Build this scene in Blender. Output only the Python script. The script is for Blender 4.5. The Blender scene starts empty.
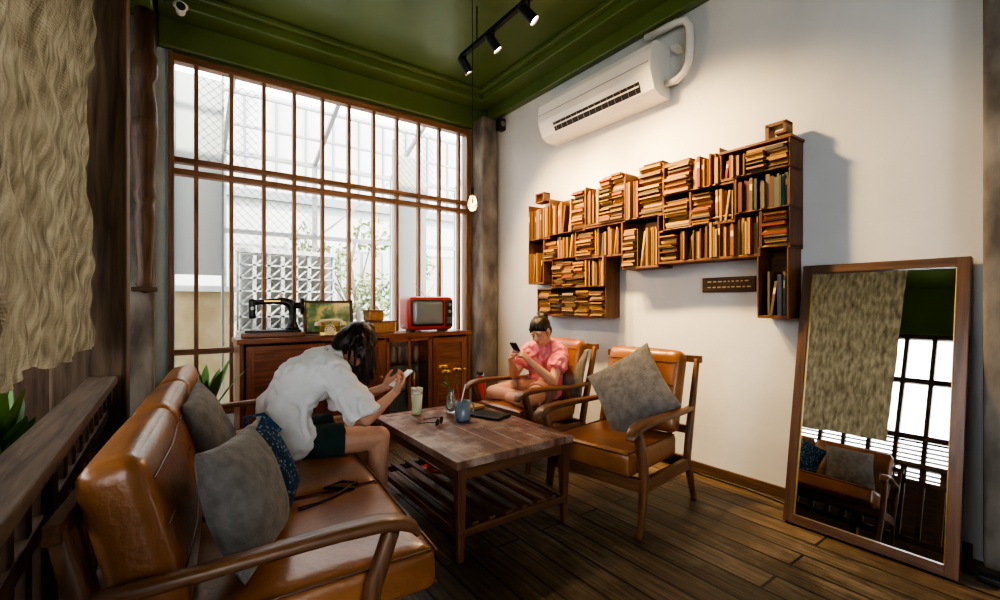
import bpy, bmesh, math, random
from mathutils import Vector, Matrix, Euler
random.seed(7)
V=Vector
# ------------------------------------------------------------------ materials
def _new(name):
    m=bpy.data.materials.new(name); m.use_nodes=True
    nt=m.node_tree; p=nt.nodes['Principled BSDF']
    return m,nt,p
def mat(name,col,rough=.5,metal=0,col2=None,scale=8,stretch=(1,1,1),bump=0,bscale=None,detail=4,coat=0,spec=None,trans=0,emit=None,estr=0,dist=0,contrast=(.35,.65),sheen=0):
    m,nt,p=_new(name)
    p.inputs['Base Color'].default_value=(*col,1)
    p.inputs['Roughness'].default_value=rough
    p.inputs['Metallic'].default_value=metal
    if coat: p.inputs['Coat Weight'].default_value=coat; p.inputs['Coat Roughness'].default_value=.2
    if spec is not None: p.inputs['Specular IOR Level'].default_value=spec
    if trans: p.inputs['Transmission Weight'].default_value=trans
    if sheen: p.inputs['Sheen Weight'].default_value=sheen
    if emit: p.inputs['Emission Color'].default_value=(*emit,1); p.inputs['Emission Strength'].default_value=estr
    if col2 or bump:
        tc=nt.nodes.new('ShaderNodeTexCoord'); mp=nt.nodes.new('ShaderNodeMapping')
        mp.inputs['Scale'].default_value=stretch
        nt.links.new(tc.outputs['Object'],mp.inputs[0])
        if col2:
            n=nt.nodes.new('ShaderNodeTexNoise'); n.inputs['Scale'].default_value=scale; n.inputs['Detail'].default_value=detail
            n.inputs['Distortion'].default_value=dist
            nt.links.new(mp.outputs[0],n.inputs['Vector'])
            r=nt.nodes.new('ShaderNodeValToRGB')
            r.color_ramp.elements[0].position=contrast[0]; r.color_ramp.elements[1].position=contrast[1]
            r.color_ramp.elements[0].color=(*col,1); r.color_ramp.elements[1].color=(*col2,1)
            nt.links.new(n.outputs[0],r.inputs[0]); nt.links.new(r.outputs[0],p.inputs['Base Color'])
        if bump:
            n2=nt.nodes.new('ShaderNodeTexNoise'); n2.inputs['Scale'].default_value=bscale or scale; n2.inputs['Detail'].default_value=5
            nt.links.new(mp.outputs[0],n2.inputs['Vector'])
            bp=nt.nodes.new('ShaderNodeBump'); bp.inputs['Strength'].default_value=bump; bp.inputs['Distance'].default_value=.02
            nt.links.new(n2.outputs[0],bp.inputs['Height']); nt.links.new(bp.outputs[0],p.inputs['Normal'])
    return m
def wood(name,c1,c2,axis,rough=.45,coat=.2,scale=3.0):
    st=[14,14,14]; st[axis]=1.0
    return mat(name,c1,rough,0,c2,scale,tuple(st),bump=.15,bscale=6,detail=6,coat=coat,dist=.6,contrast=(.3,.7))
TEAK1,TEAK2=(.095,.040,.017),(.21,.092,.036)
teak=[wood('teak_%d'%i,TEAK1,TEAK2,i) for i in range(3)]
DK1,DK2=(.05,.026,.014),(.13,.07,.036)
dark=[wood('dark_wood_%d'%i,DK1,DK2,i,.6,0) for i in range(3)]
postw=wood('old_timber',(.045,.028,.017),(.17,.11,.065),2,.75,0,2.0)
rail=[wood('weathered_wood_%d'%i,(.065,.042,.028),(.16,.11,.075),i,.65,0) for i in range(3)]
WF1,WF2=(.15,.07,.033),(.32,.175,.09)
wfr=[wood('window_wood_%d'%i,WF1,WF2,i,.5,.1) for i in range(3)]
shelfw=[wood('shelf_wood_%d'%i,(.08,.030,.011),(.19,.075,.024),i,.5,.1) for i in range(3)]
mirw=[wood('mirror_frame_wood_%d'%i,(.055,.027,.014),(.13,.064,.029),i,.4,.3) for i in range(3)]
tabw=[wood('table_wood_%d'%i,(.07,.028,.013),(.16,.068,.028),i,.4,.3) for i in range(3)]
cabw=[wood('cabinet_wood_%d'%i,(.11,.038,.018),(.27,.10,.045),i,.4,.3) for i in range(3)]
def tabletop():
    m,nt,p=_new('worn_table_top'); tc=nt.nodes.new('ShaderNodeTexCoord')
    mp=nt.nodes.new('ShaderNodeMapping'); mp.inputs['Scale'].default_value=(12,1.5,1); nt.links.new(tc.outputs['Object'],mp.inputs[0])
    n=nt.nodes.new('ShaderNodeTexNoise'); n.inputs['Scale'].default_value=2.5; n.inputs['Detail'].default_value=8; nt.links.new(mp.outputs[0],n.inputs['Vector'])
    r=nt.nodes.new('ShaderNodeValToRGB'); r.color_ramp.elements[0].position=.3; r.color_ramp.elements[1].position=.7; r.color_ramp.elements[0].color=(.085,.038,.027,1); r.color_ramp.elements[1].color=(.24,.13,.092,1); nt.links.new(n.outputs[0],r.inputs[0])
    n2=nt.nodes.new('ShaderNodeTexNoise'); n2.inputs['Scale'].default_value=5; n2.inputs['Detail'].default_value=9; n2.inputs['Roughness'].default_value=.7; nt.links.new(tc.outputs['Object'],n2.inputs['Vector'])
    r2=nt.nodes.new('ShaderNodeValToRGB'); r2.color_ramp.elements[0].position=.46; r2.color_ramp.elements[1].position=.60; r2.color_ramp.elements[1].color=(.8,.8,.8,1); nt.links.new(n2.outputs[0],r2.inputs[0])
    mx=nt.nodes.new('ShaderNodeMix'); mx.data_type='RGBA'; nt.links.new(r2.outputs[0],mx.inputs[0]); nt.links.new(r.outputs[0],mx.inputs[6]); mx.inputs[7].default_value=(.42,.32,.26,1)
    nt.links.new(mx.outputs[2],p.inputs['Base Color']); p.inputs['Roughness'].default_value=.33
    return m
tabtop=tabletop()
leather=mat('tan_leather',(.21,.080,.024),.32,0,(.37,.155,.052),3,bump=.14,bscale=50,coat=.22)
leather_d=mat('dark_leather_piping',(.12,.045,.014),.4)
grey_f=mat('grey_fabric',(.14,.13,.122),.95,0,(.21,.20,.19),25,bump=.35,bscale=160,sheen=.2)
plaster=mat('white_plaster',(.50,.515,.52),.8,0,(.64,.655,.66),1.1,bump=.10,bscale=14,detail=8,contrast=(.3,.7))
blue_wall=mat('blue_painted_wall',(.40,.53,.60),.7,0,(.50,.62,.68),3)
green=mat('green_paint',(.078,.125,.030),.38,0,(.11,.165,.045),1.5,bump=.05,bscale=6,coat=.15)
concrete=mat('rough_concrete',(.11,.095,.08),.9,0,(.30,.27,.23),5,(1,1,.5),bump=.5,bscale=12)
black=mat('black_metal',(.012,.012,.013),.35,.3)
blackp=mat('black_plastic',(.015,.015,.016),.4)
white_p=mat('white_plastic',(.75,.75,.73),.35)
steel=mat('grey_steel',(.30,.31,.31),.4,.5)
gold=mat('brass',(.6,.38,.12),.3,.9)
cream=mat('cream_plastic',(.62,.50,.30),.35)
def floor_mat():
    m,nt,p=_new('old_plank_floor')
    tc=nt.nodes.new('ShaderNodeTexCoord'); mp=nt.nodes.new('ShaderNodeMapping')
    mp.inputs['Rotation'].default_value=(0,0,math.radians(90))
    nt.links.new(tc.outputs['Object'],mp.inputs[0])
    b=nt.nodes.new('ShaderNodeTexBrick'); nt.links.new(mp.outputs[0],b.inputs['Vector'])
    b.inputs['Scale'].default_value=1; b.inputs['Brick Width'].default_value=1.9; b.inputs['Row Height'].default_value=.15
    b.inputs['Mortar Size'].default_value=.007; b.inputs['Mortar Smooth'].default_value=.15
    b.inputs['Color1'].default_value=(.068,.045,.028,1); b.inputs['Color2'].default_value=(.15,.108,.07,1); b.inputs['Mortar'].default_value=(.008,.006,.004,1)
    mp2=nt.nodes.new('ShaderNodeMapping'); mp2.inputs['Scale'].default_value=(16,1.2,1); nt.links.new(tc.outputs['Object'],mp2.inputs[0])
    n=nt.nodes.new('ShaderNodeTexNoise'); n.inputs['Scale'].default_value=3; n.inputs['Detail'].default_value=8; n.inputs['Distortion'].default_value=.7
    nt.links.new(mp2.outputs[0],n.inputs['Vector'])
    r=nt.nodes.new('ShaderNodeValToRGB'); r.color_ramp.elements[0].position=.3; r.color_ramp.elements[1].position=.72
    r.color_ramp.elements[0].color=(.30,.28,.26,1); r.color_ramp.elements[1].color=(1.5,1.48,1.45,1)
    nt.links.new(n.outputs[0],r.inputs[0])
    mx=nt.nodes.new('ShaderNodeMix'); mx.data_type='RGBA'; mx.blend_type='MULTIPLY'; mx.inputs[0].default_value=1
    nt.links.new(b.outputs['Color'],mx.inputs[6]); nt.links.new(r.outputs[0],mx.inputs[7])
    n3=nt.nodes.new('ShaderNodeTexNoise'); n3.inputs['Scale'].default_value=2.2; n3.inputs['Detail'].default_value=9; n3.inputs['Roughness'].default_value=.65; nt.links.new(tc.outputs['Object'],n3.inputs['Vector'])
    r3=nt.nodes.new('ShaderNodeValToRGB'); r3.color_ramp.elements[0].position=.47; r3.color_ramp.elements[1].position=.64; r3.color_ramp.elements[1].color=(.7,.7,.7,1); nt.links.new(n3.outputs[0],r3.inputs[0])
    mx2=nt.nodes.new('ShaderNodeMix'); mx2.data_type='RGBA'; nt.links.new(r3.outputs[0],mx2.inputs[0]); nt.links.new(mx.outputs[2],mx2.inputs[6])
    mx3=nt.nodes.new('ShaderNodeMix'); mx3.data_type='RGBA'; mx3.blend_type='MULTIPLY'; mx3.inputs[0].default_value=1; mx3.inputs[6].default_value=(.22,.175,.13,1); nt.links.new(r.outputs[0],mx3.inputs[7]); nt.links.new(mx3.outputs[2],mx2.inputs[7])
    mk=nt.nodes.new('ShaderNodeMix'); mk.data_type='RGBA'; nt.links.new(b.outputs['Fac'],mk.inputs[0]); nt.links.new(mx2.outputs[2],mk.inputs[6]); mk.inputs[7].default_value=(.006,.004,.003,1)
    nt.links.new(mk.outputs[2],p.inputs['Base Color'])
    r2=nt.nodes.new('ShaderNodeMapRange'); r2.inputs[3].default_value=.28; r2.inputs[4].default_value=.6
    nt.links.new(n.outputs[0],r2.inputs[0]); nt.links.new(r2.outputs[0],p.inputs['Roughness'])
    bp=nt.nodes.new('ShaderNodeBump'); bp.inputs['Strength'].default_value=.6; bp.inputs['Distance'].default_value=.01
    ad=nt.nodes.new('ShaderNodeMath'); ad.operation='SUBTRACT'
    nt.links.new(n.outputs[0],ad.inputs[0]); nt.links.new(b.outputs['Fac'],ad.inputs[1])
    nt.links.new(ad.outputs[0],bp.inputs['Height']); nt.links.new(bp.outputs[0],p.inputs['Normal'])
    return m
floorm=floor_mat()
def burlap_mat():
    m,nt,p=_new('burlap')
    tc=nt.nodes.new('ShaderNodeTexCoord')
    n=nt.nodes.new('ShaderNodeTexNoise'); n.inputs['Scale'].default_value=9; n.inputs['Detail'].default_value=8
    mp=nt.nodes.new('ShaderNodeMapping'); mp.inputs['Scale'].default_value=(1,3,1); nt.links.new(tc.outputs['Object'],mp.inputs[0]); nt.links.new(mp.outputs[0],n.inputs['Vector'])
    r=nt.nodes.new('ShaderNodeValToRGB'); r.color_ramp.elements[0].position=.3; r.color_ramp.elements[1].position=.7
    r.color_ramp.elements[0].color=(.16,.12,.065,1); r.color_ramp.elements[1].color=(.44,.36,.23,1)
    nt.links.new(n.outputs[0],r.inputs[0]); nt.links.new(r.outputs[0],p.inputs['Base Color'])
    p.inputs['Roughness'].default_value=.95
    hs=[]
    for ax in (0,2):
        w=nt.nodes.new('ShaderNodeTexWave'); w.bands_direction='Y' if ax==0 else 'Z'; w.inputs['Scale'].default_value=30; w.inputs['Distortion'].default_value=5; w.inputs['Detail'].default_value=3
        nt.links.new(tc.outputs['Object'],w.inputs['Vector']); hs.append(w)
    ad=nt.nodes.new('ShaderNodeMath'); ad.operation='ADD'; nt.links.new(hs[0].outputs['Fac'],ad.inputs[0]); nt.links.new(hs[1].outputs['Fac'],ad.inputs[1])
    bp=nt.nodes.new('ShaderNodeBump'); bp.inputs['Strength'].default_value=1; bp.inputs['Distance'].default_value=.02
    nt.links.new(ad.outputs[0],bp.inputs['Height']); nt.links.new(bp.outputs[0],p.inputs['Normal'])
    tr=nt.nodes.new('ShaderNodeBsdfTranslucent'); nt.links.new(r.outputs[0],tr.inputs[0])
    ms=nt.nodes.new('ShaderNodeMixShader'); ms.inputs[0].default_value=.45
    out=nt.nodes['Material Output']
    nt.links.new(p.outputs[0],ms.inputs[1]); nt.links.new(tr.outputs[0],ms.inputs[2]); nt.links.new(ms.outputs[0],out.inputs[0])
    return m
burlap=burlap_mat()
# ------------------------------------------------------------------ builder
def rotm(r):
    if r is None: return Matrix.Identity(3)
    if isinstance(r,Matrix): return r.to_3x3()
    return Euler(r).to_matrix()
def frame(d,up=(0,0,1)):
    d=V(d).normalized(); up=V(up)
    if abs(d.dot(up.normalized()))>.98: up=V((0,1,0))
    x=up.cross(d).normalized(); y=d.cross(x).normalized()
    return x,y,d
class B:
    def __init__(s): s.v=[];s.f=[];s.m=[];s.sm=[];s.mats=[]
    def add(s,vs,fs,m,smooth=False):
        if m not in s.mats: s.mats.append(m)
        i=s.mats.index(m); o=len(s.v)
        s.v.extend([tuple(v) for v in vs])
        for f in fs: s.f.append(tuple(a+o for a in f)); s.m.append(i); s.sm.append(smooth)
    def box(s,c,sz,m,rot=None):
        R=rotm(rot); c=V(c); vs=[c+R@V((x*sz[0]/2,y*sz[1]/2,z*sz[2]/2)) for x in(-1,1) for y in(-1,1) for z in(-1,1)]
        s.add(vs,[(0,1,3,2),(4,6,7,5),(0,4,5,1),(2,3,7,6),(0,2,6,4),(1,5,7,3)],m)
    def bb(s,x0,x1,y0,y1,z0,z1,m): s.box(((x0+x1)/2,(y0+y1)/2,(z0+z1)/2),(abs(x1-x0),abs(y1-y0),abs(z1-z0)),m)
    def beam(s,p0,p1,w,h,m,w1=None,h1=None,up=(0,0,1)):
        p0=V(p0);p1=V(p1); x,y,d=frame(p1-p0,up); w1=w if w1 is None else w1; h1=h if h1 is None else h1
        vs=[p0+x*a*w/2+y*b*h/2 for a,b in((-1,-1),(1,-1),(1,1),(-1,1))]+[p1+x*a*w1/2+y*b*h1/2 for a,b in((-1,-1),(1,-1),(1,1),(-1,1))]
        s.add(vs,[(3,2,1,0),(4,5,6,7),(0,1,5,4),(1,2,6,5),(2,3,7,6),(3,0,4,7)],m)
    def ribbon(s,pts,m,seg=12,e=.5):
        vs=[];fs=[];n=len(pts)
        for k,p in enumerate(pts):
            a=pts[max(k-1,0)];c=pts[min(k+1,n-1)]; d=V((c[0]-a[0],c[1]-a[1],c[2]-a[2])).normalized(); x=V((0,1,0)); y=d.cross(x).normalized(); x=y.cross(d)
            for i in range(seg):
                t=2*math.pi*(i+.5)/seg; cs,sn=math.cos(t),math.sin(t)
                vs.append(V(p[:3])+x*math.copysign(abs(cs)**e,cs)*p[3]/2+y*math.copysign(abs(sn)**e,sn)*p[4]/2)
        for k in range(n-1):
            for i in range(seg): j=(i+1)%seg; fs.append((k*seg+i,k*seg+j,(k+1)*seg+j,(k+1)*seg+i))
        fs.append(tuple(range(seg))[::-1]); fs.append(tuple(range((n-1)*seg,n*seg)))
        s.add(vs,fs,m,True)
    def cyl(s,p0,p1,r0,r1,m,seg=16,caps=True,smooth=True):
        p0=V(p0);p1=V(p1); x,y,d=frame(p1-p0)
        vs=[];fs=[]
        for p,r in((p0,r0),(p1,r1)):
            for i in range(seg):
                a=2*math.pi*i/seg; vs.append(p+x*math.cos(a)*r+y*math.sin(a)*r)
        for i in range(seg): j=(i+1)%seg; fs.append((i,j,seg+j,seg+i))
        s.add(vs,fs,m,smooth)
        if caps: s.add(vs,[tuple(range(seg))[::-1],tuple(range(seg,2*seg))],m)
    def sph(s,c,r,m,rot=None,nu=16,nv=10):
        if not hasattr(r,'__len__'): r=(r,r,r)
        R=rotm(rot); c=V(c); vs=[c+R@V((0,0,r[2]))]
        for j in range(1,nv):
            t=math.pi*j/nv
            for i in range(nu):
                a=2*math.pi*i/nu; vs.append(c+R@V((r[0]*math.sin(t)*math.cos(a),r[1]*math.sin(t)*math.sin(a),r[2]*math.cos(t))))
        vs.append(c+R@V((0,0,-r[2]))); fs=[]
        for i in range(nu): fs.append((0,1+i,1+(i+1)%nu))
        for j in range(nv-2):
            for i in range(nu):
                a=1+j*nu;k=(i+1)%nu; fs.append((a+i,a+nu+i,a+nu+k,a+k))
        L=len(vs)-1;a=1+(nv-2)*nu
        for i in range(nu): fs.append((L,a+(i+1)%nu,a+i))
        s.add(vs,fs,m,True)
    def cap(s,p0,p1,r0,r1,m,seg=14):
        s.cyl(p0,p1,r0,r1,m,seg); s.sph(p0,r0,m,nu=seg,nv=8); s.sph(p1,r1,m,nu=seg,nv=8)
    def lathe(s,prof,c,m,seg=24,rot=None,smooth=True):
        R=rotm(rot);c=V(c);vs=[];fs=[];n=len(prof)
        for r,z in prof:
            for i in range(seg):
                a=2*math.pi*i/seg; vs.append(c+R@V((r*math.cos(a),r*math.sin(a),z)))
        for j in range(n-1):
            for i in range(seg):
                k=(i+1)%seg; fs.append((j*seg+i,j*seg+k,(j+1)*seg+k,(j+1)*seg+i))
        s.add(vs,fs,m,smooth)
    def tube(s,pts,r,m,seg=8,r1=None):
        pts=[V(p) for p in pts]; n=len(pts); r1=r if r1 is None else r1; vs=[];fs=[]
        px=None
        for k,p in enumerate(pts):
            d=(pts[min(k+1,n-1)]-pts[max(k-1,0)]).normalized()
            if px is None: x,y,_=frame(d)
            else:
                x=(px-d*px.dot(d)).normalized(); y=d.cross(x)
            px=x; rr=r+(r1-r)*k/(n-1)
            for i in range(seg):
                a=2*math.pi*i/seg; vs.append(p+x*math.cos(a)*rr+y*math.sin(a)*rr)
        for k in range(n-1):
            for i in range(seg): j=(i+1)%seg; fs.append((k*seg+i,k*seg+j,(k+1)*seg+j,(k+1)*seg+i))
        fs.append(tuple(range(seg))[::-1]); fs.append(tuple(range((n-1)*seg,n*seg)))
        s.add(vs,fs,m,True)
    def prism(s,prof,p0,p1,m,ax='y'):
        n=len(prof)
        def P(a,b,t): return (a,t,b) if ax=='y' else ((t,a,b) if ax=='x' else (a,b,t))
        vs=[P(a,b,p0) for a,b in prof]+[P(a,b,p1) for a,b in prof]
        fs=[tuple(range(n)),tuple(range(n,2*n))[::-1]]+[(i,(i+1)%n,n+(i+1)%n,n+i) for i in range(n)]
        s.add(vs,fs,m)
    def rbox(s,c,sz,m,r=.03,puff=(0,0,0),rot=None,N=14):
        R=rotm(rot);c=V(c);h=[a/2 for a in sz]; T=[math.sin(math.pi/2*(-1+2*i/N)) for i in range(N+1)]
        for ax in range(3):
            a1,a2=(ax+1)%3,(ax+2)%3
            for sg in(-1,1):
                vs=[];fs=[]
                for i in range(N+1):
                    for j in range(N+1):
                        p=[0,0,0];p[ax]=sg;p[a1]=T[i];p[a2]=T[j]
                        q=[max(-(h[k]-r),min(h[k]-r,p[k]*h[k])) for k in range(3)]
                        d=V([p[k]*h[k]-q[k] for k in range(3)])
                        if d.length>1e-9: d=d.normalized()*r
                        w=V(q)+d
                        for k in range(3):
                            k1,k2=(k+1)%3,(k+2)%3
                            w[k]+=puff[k]*p[k]*(1-p[k1]**2)*(1-p[k2]**2)
                        vs.append(c+R@w)
                for i in range(N):
                    for j in range(N):
                        a=i*(N+1)+j; f=(a,a+N+1,a+N+2,a+1); fs.append(f if sg>0 else f[::-1])
                s.add(vs,fs,m,True)
    def pillow(s,c,w,h,t,m,rot=None,N=22):
        R=rotm(rot);c=V(c)
        for sg in(-1,1):
            vs=[];fs=[]
            for i in range(N+1):
                for j in range(N+1):
                    u=math.sin(math.pi/2*(-1+2*i/N));v=math.sin(math.pi/2*(-1+2*j/N))
                    x=u*w/2*(1-.08*(1-v*v));y=v*h/2*(1-.08*(1-u*u))
                    z=sg*t/2*max(0,(1-u*u))**.45*max(0,(1-v*v))**.45
                    z+=.006*math.sin(9*u+3*v)*(1-u*u)*(1-v*v)
                    vs.append(c+R@V((x,y,z)))
            for i in range(N):
                for j in range(N):
                    a=i*(N+1)+j; f=(a,a+N+1,a+N+2,a+1); fs.append(f if sg>0 else f[::-1])
            s.add(vs,fs,m,True)
    def mesh(s,name):
        me=bpy.data.meshes.new(name); me.from_pydata(s.v,[],s.f)
        for m in s.mats: me.materials.append(m)
        me.polygons.foreach_set('material_index',s.m); me.polygons.foreach_set('use_smooth',s.sm); me.update()
        return me
    def done(s,name,loc=(0,0,0),rot=(0,0,0),parent=None,bevel=0,weld=False):
        me=s.mesh(name)
        if weld:
            bm=bmesh.new();bm.from_mesh(me);bmesh.ops.remove_doubles(bm,verts=bm.verts,dist=.0004);bm.to_mesh(me);bm.free()
        o=bpy.data.objects.new(name,me); bpy.context.scene.collection.objects.link(o)
        o.location=loc;o.rotation_euler=rot
        if parent: o.parent=parent
        if bevel:
            md=o.modifiers.new('bevel','BEVEL');md.width=bevel;md.segments=2;md.limit_method='ANGLE';md.angle_limit=math.radians(50)
        return o
def empty(name,loc=(0,0,0)):
    e=bpy.data.objects.new(name,None); bpy.context.scene.collection.objects.link(e); e.location=loc; e.empty_display_size=.1; return e
def bake(b,name,voxel,m,parent=None,smooth=6,disp=0,dscale=.08,fac=.5,disp2=0):
    me=b.mesh(name+'_src'); o=bpy.data.objects.new(name,me); bpy.context.scene.collection.objects.link(o)
    r=o.modifiers.new('r','REMESH'); r.mode='VOXEL'; r.voxel_size=voxel; r.use_smooth_shade=True
    sm=o.modifiers.new('s','SMOOTH'); sm.factor=fac; sm.iterations=smooth
    if disp:
        t=bpy.data.textures.new(name+'_t','CLOUDS'); t.noise_scale=dscale; t.noise_depth=2
        d=o.modifiers.new('d','DISPLACE'); d.texture=t; d.strength=disp; d.mid_level=.5; d.texture_coords='GLOBAL'
        s2=o.modifiers.new('s2','SMOOTH'); s2.factor=.5; s2.iterations=3
    if disp2:
        t=bpy.data.textures.new(name+'_w','WOOD'); t.wood_type='BANDNOISE'; t.noise_scale=.09; t.turbulence=14; t.noise_basis_2='SIN'
        d=o.modifiers.new('d2','DISPLACE'); d.texture=t; d.strength=disp2; d.mid_level=.5; d.texture_coords='GLOBAL'
        s2=o.modifiers.new('s3','SMOOTH'); s2.factor=.5; s2.iterations=2
    dg=bpy.context.evaluated_depsgraph_get(); dg.update()
    nm=bpy.data.meshes.new_from_object(o.evaluated_get(dg),depsgraph=dg)
    o.modifiers.clear(); o.data=nm; nm.name=name
    nm.materials.clear(); nm.materials.append(m)
    for p in nm.polygons: p.use_smooth=True; p.material_index=0
    if parent: o.parent=parent
    return o
XW,YB=3.19,4.69
# ------------------------------------------------------------------ room
b=B(); b.bb(-2.6,XW+.2,-4,YB+.2,-.1,0,floorm); b.done('floor')
b=B(); b.bb(XW,XW+.2,-4,YB+.2,0,3.9,plaster); b.done('wall_right')
b=B(); b.bb(-2.6,-.32,YB,YB+.2,0,3.9,dark[2]); b.bb(-.32,0,YB,YB+.2,0,3.9,blue_wall); b.bb(2.93,XW,YB,YB+.2,0,3.9,plaster); b.bb(0,2.93,YB,YB+.2,0,.28,plaster); b.bb(0,2.93,YB,YB+.2,3.36,3.9,green); b.done('wall_back')
b=B(); b.bb(-.2,XW+.2,-4.2,-4,0,3.9,plaster); b.bb(-2.6,-.2,-4.2,-4,3.2,3.9,plaster); b.done('wall_front_light_block')  # unseen wall added behind the camera to cut daylight; left part open
b=B()
b.bb(-2.6,-2.4,-4,YB,0,.8,dark[1]); b.bb(-2.6,-2.4,-4,YB,3.0,3.9,green); b.bb(-2.6,-2.4,-4,-.2,.8,3,plaster); b.done('wall_left')
b=B()
for i in range(17):
    y=-.2+i*.3055; b.bb(-2.52,-2.46,y-.025,y+.025,.8,3.0,dark[2])
for z in (.83,1.5,2.3,2.97): b.bb(-2.53,-2.45,-.2,YB,z-.035,z+.035,dark[1])
for i in range(10):
    z=.9+i*.06; b.box((-2.49,2.25,z),(.05,4.8,.008),dark[1],(0,.6,0))
b.done('window_2')
b=B(); b.bb(-2.6,XW+.2,-4,YB+.2,3.72,3.9,green)
b.done('ceiling')
b=B()
b.bb(-.1,XW,YB-.30,YB,3.60,3.72,green); b.bb(-.1,XW,YB-.07,YB,3.37,3.61,green)
b.bb(-.1,XW,YB-.36,YB-.29,3.67,3.72,green)
b.done('trim_1',bevel=.012)
b=B()
b.bb(XW-.28,XW,-4,YB-.30,3.60,3.72,green); b.bb(XW-.08,XW,-4,YB-.07,3.47,3.61,green)
b.bb(XW-.34,XW-.27,-4,YB-.36,3.67,3.72,green)
b.done('trim_2',bevel=.012)
b=B(); b.bb(-.42,-.12,-4,YB-.02,3.45,3.72,green); b.done('trim_3',bevel=.012)
b=B(); b.bb(XW-.02,XW,.45,YB-.2,0,.07,dark[1]); b.done('baseboard_right')
b=B(); b.rbox((3.05,4.55,1.73),(.22,.26,3.45),concrete,.02); b.done('concrete_column',weld=True)
b=B(); b.rbox((-.21,4.52,1.73),(.19,.24,3.42),concrete,.02); b.done('concrete_column',weld=True)
b=B(); b.rbox((3.14,.22,1.8),(.18,.36,3.55),concrete,.02); b.done('concrete_column',weld=True)
b=B()
prof=[(.045,1.35),(.055,1.4),(.04,1.45),(.055,1.7),(.065,1.9),(.05,2.0),(.07,2.05),(.055,2.15),(.08,2.4),(.08,2.7),(.055,2.9),(.08,2.95),(.08,3.1),(.055,3.15),(.065,3.44)]
b.lathe([(0,1.33)]+prof+[(0,3.44)],(-.17,4.31,0),dark[2],12); b.sph((-.17,4.30,2.55),(.085,.085,.14),dark[2]); b.box((-.17,4.31,1.36),(.15,.14,.03),dark[0]); b.done('carved_wood_bracket')
b=B(); y=YB+.03
b.bb(-.03,.01,y-.05,y+.07,.28,3.36,wfr[2]); b.bb(2.88,2.95,y-.05,y+.07,.28,3.36,wfr[2])
for z,h in((3.325,.06),(2.47,.045),(2.37,.05),(.84,.05),(.31,.07)): b.bb(0,2.92,y-.04,y+.05,z-h/2,z+h/2,wfr[0])
for i in range(11):
    x=.165+i*.262; b.bb(x-.016,x+.016,y-.03,y+.03,.28,3.34,wfr[2])
b.done('window_1',bevel=.004)
b=B(); yy=YB+.12
def wires(x0,x1,z0,z1,sp,sg):
    c=x0-(z1-z0)
    t=c
    while t<x1+(z1-z0):
        if sg>0: za=max(z0,z0+(x0-t)); zb=min(z1,z0+(x1-t)); f=lambda z:t+(z-z0)
        else: za=max(z0,z0+(t-x1)); zb=min(z1,z0+(t-x0)); f=lambda z:t-(z-z0)
        if zb-za>.03: b.beam((f(za),yy,za),(f(zb),yy,zb),.0035,.0035,steel)
        t+=sp
for sg in(1,-1):
    wires(.42,1.2,.9,2.33,.075,sg); wires(.18,.66,2.5,3.28,.075,sg); wires(2.0,2.5,2.5,3.28,.075,sg)
b.done('wire_mesh_screen')
# ------------------------------------------------------------------ exterior
pale=mat('sunlit_render_wall',(.38,.395,.38),.9,0,(.46,.475,.46),1)
pale2=mat('pale_panel',(.48,.50,.49),.8)
yell=mat('ochre_wall',(.28,.22,.12),.9,0,(.40,.33,.19),3)
pave=mat('pale_paving',(.34,.34,.32),.9)
winm=mat('grey_shutter',(.20,.22,.22),.7)
leafm=mat('leaf_green',(.05,.13,.02),.5,0,(.12,.25,.04),6)
leaf_out=mat('garden_leaf',(.14,.19,.08),.6,0,(.23,.30,.13),6)
bark=mat('bark',(.18,.16,.13),.9)
b=B(); b.bb(-14,14,-10,-4.21,-.15,-.11,pave); b.bb(-14,-2.62,-4.21,14,-.15,-.11,pave); b.bb(-2.6,14,YB+.21,14,-.15,-.11,pave); b.done('ground')
b=B(); b.bb(-5,9,9,9.2,-.1,5.0,pale)
for x in(-1,.8,2.6,4.4): 
    b.bb(x,x+.9,8.96,9,1.0,2.3,winm); b.bb(x+.05,x+.42,8.94,8.96,1.05,2.25,pave); b.bb(x+.48,x+.85,8.94,8.96,1.05,2.25,pave)
b.bb(-5,9,8.9,9,3.1,3.25,winm)
for k in range(12): b.bb(1.0+k*.5,1.03+k*.5,8.95,9,3.3,4.9,winm)
b.done('neighbour_building')
b=B(); b.bb(-.8,.62,6.5,6.62,-.1,1.4,yell); b.bb(-.85,.66,6.46,6.66,1.4,1.47,pale2)
b.done('ochre_garden_wall')
b=B(); b.bb(.02,.42,5.6,5.63,1.55,3.6,pale2); b.bb(0,.02,5.58,5.65,0,3.7,steel); b.bb(.42,.44,5.58,5.65,0,3.7,steel); b.bb(2.35,2.8,5.6,5.63,.3,3.2,pale2); b.bb(2.33,2.35,5.58,5.65,0,3.4,steel); b.done('frosted_panels')
b=B(); b.bb(.68,1.9,6.86,6.9,-.1,1.95,pale)
for i in range(7):
    for j in range(6):
        x=.7+i*.17; z=.9+j*.17
        for dx in(0,.15): b.bb(x+dx,x+dx+.022,6.7,6.8,z,z+.17,pale2)
        b.bb(x,x+.17,6.7,6.8,z,z+.022,pale2); b.beam((x,6.75,z),(x+.17,6.75,z+.17),.05,.02,pale2)
b.bb(.66,1.92,6.68,6.82,-.1,.9,pale); b.bb(.66,1.92,6.68,6.82,1.92,1.98,pale2); b.done('breeze_block_screen')
b=B()
for x in(-.6,.55,1.7,2.9,4.1): b.bb(x-.03,x+.03,6.9,6.96,-.1,3.3,steel); b.beam((x,6.93,3.3),(x,4.95,4.1),.05,.05,steel)
for z in(2.2,3.25): b.bb(-.6,4.1,6.9,6.95,z,z+.06,steel)
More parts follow.
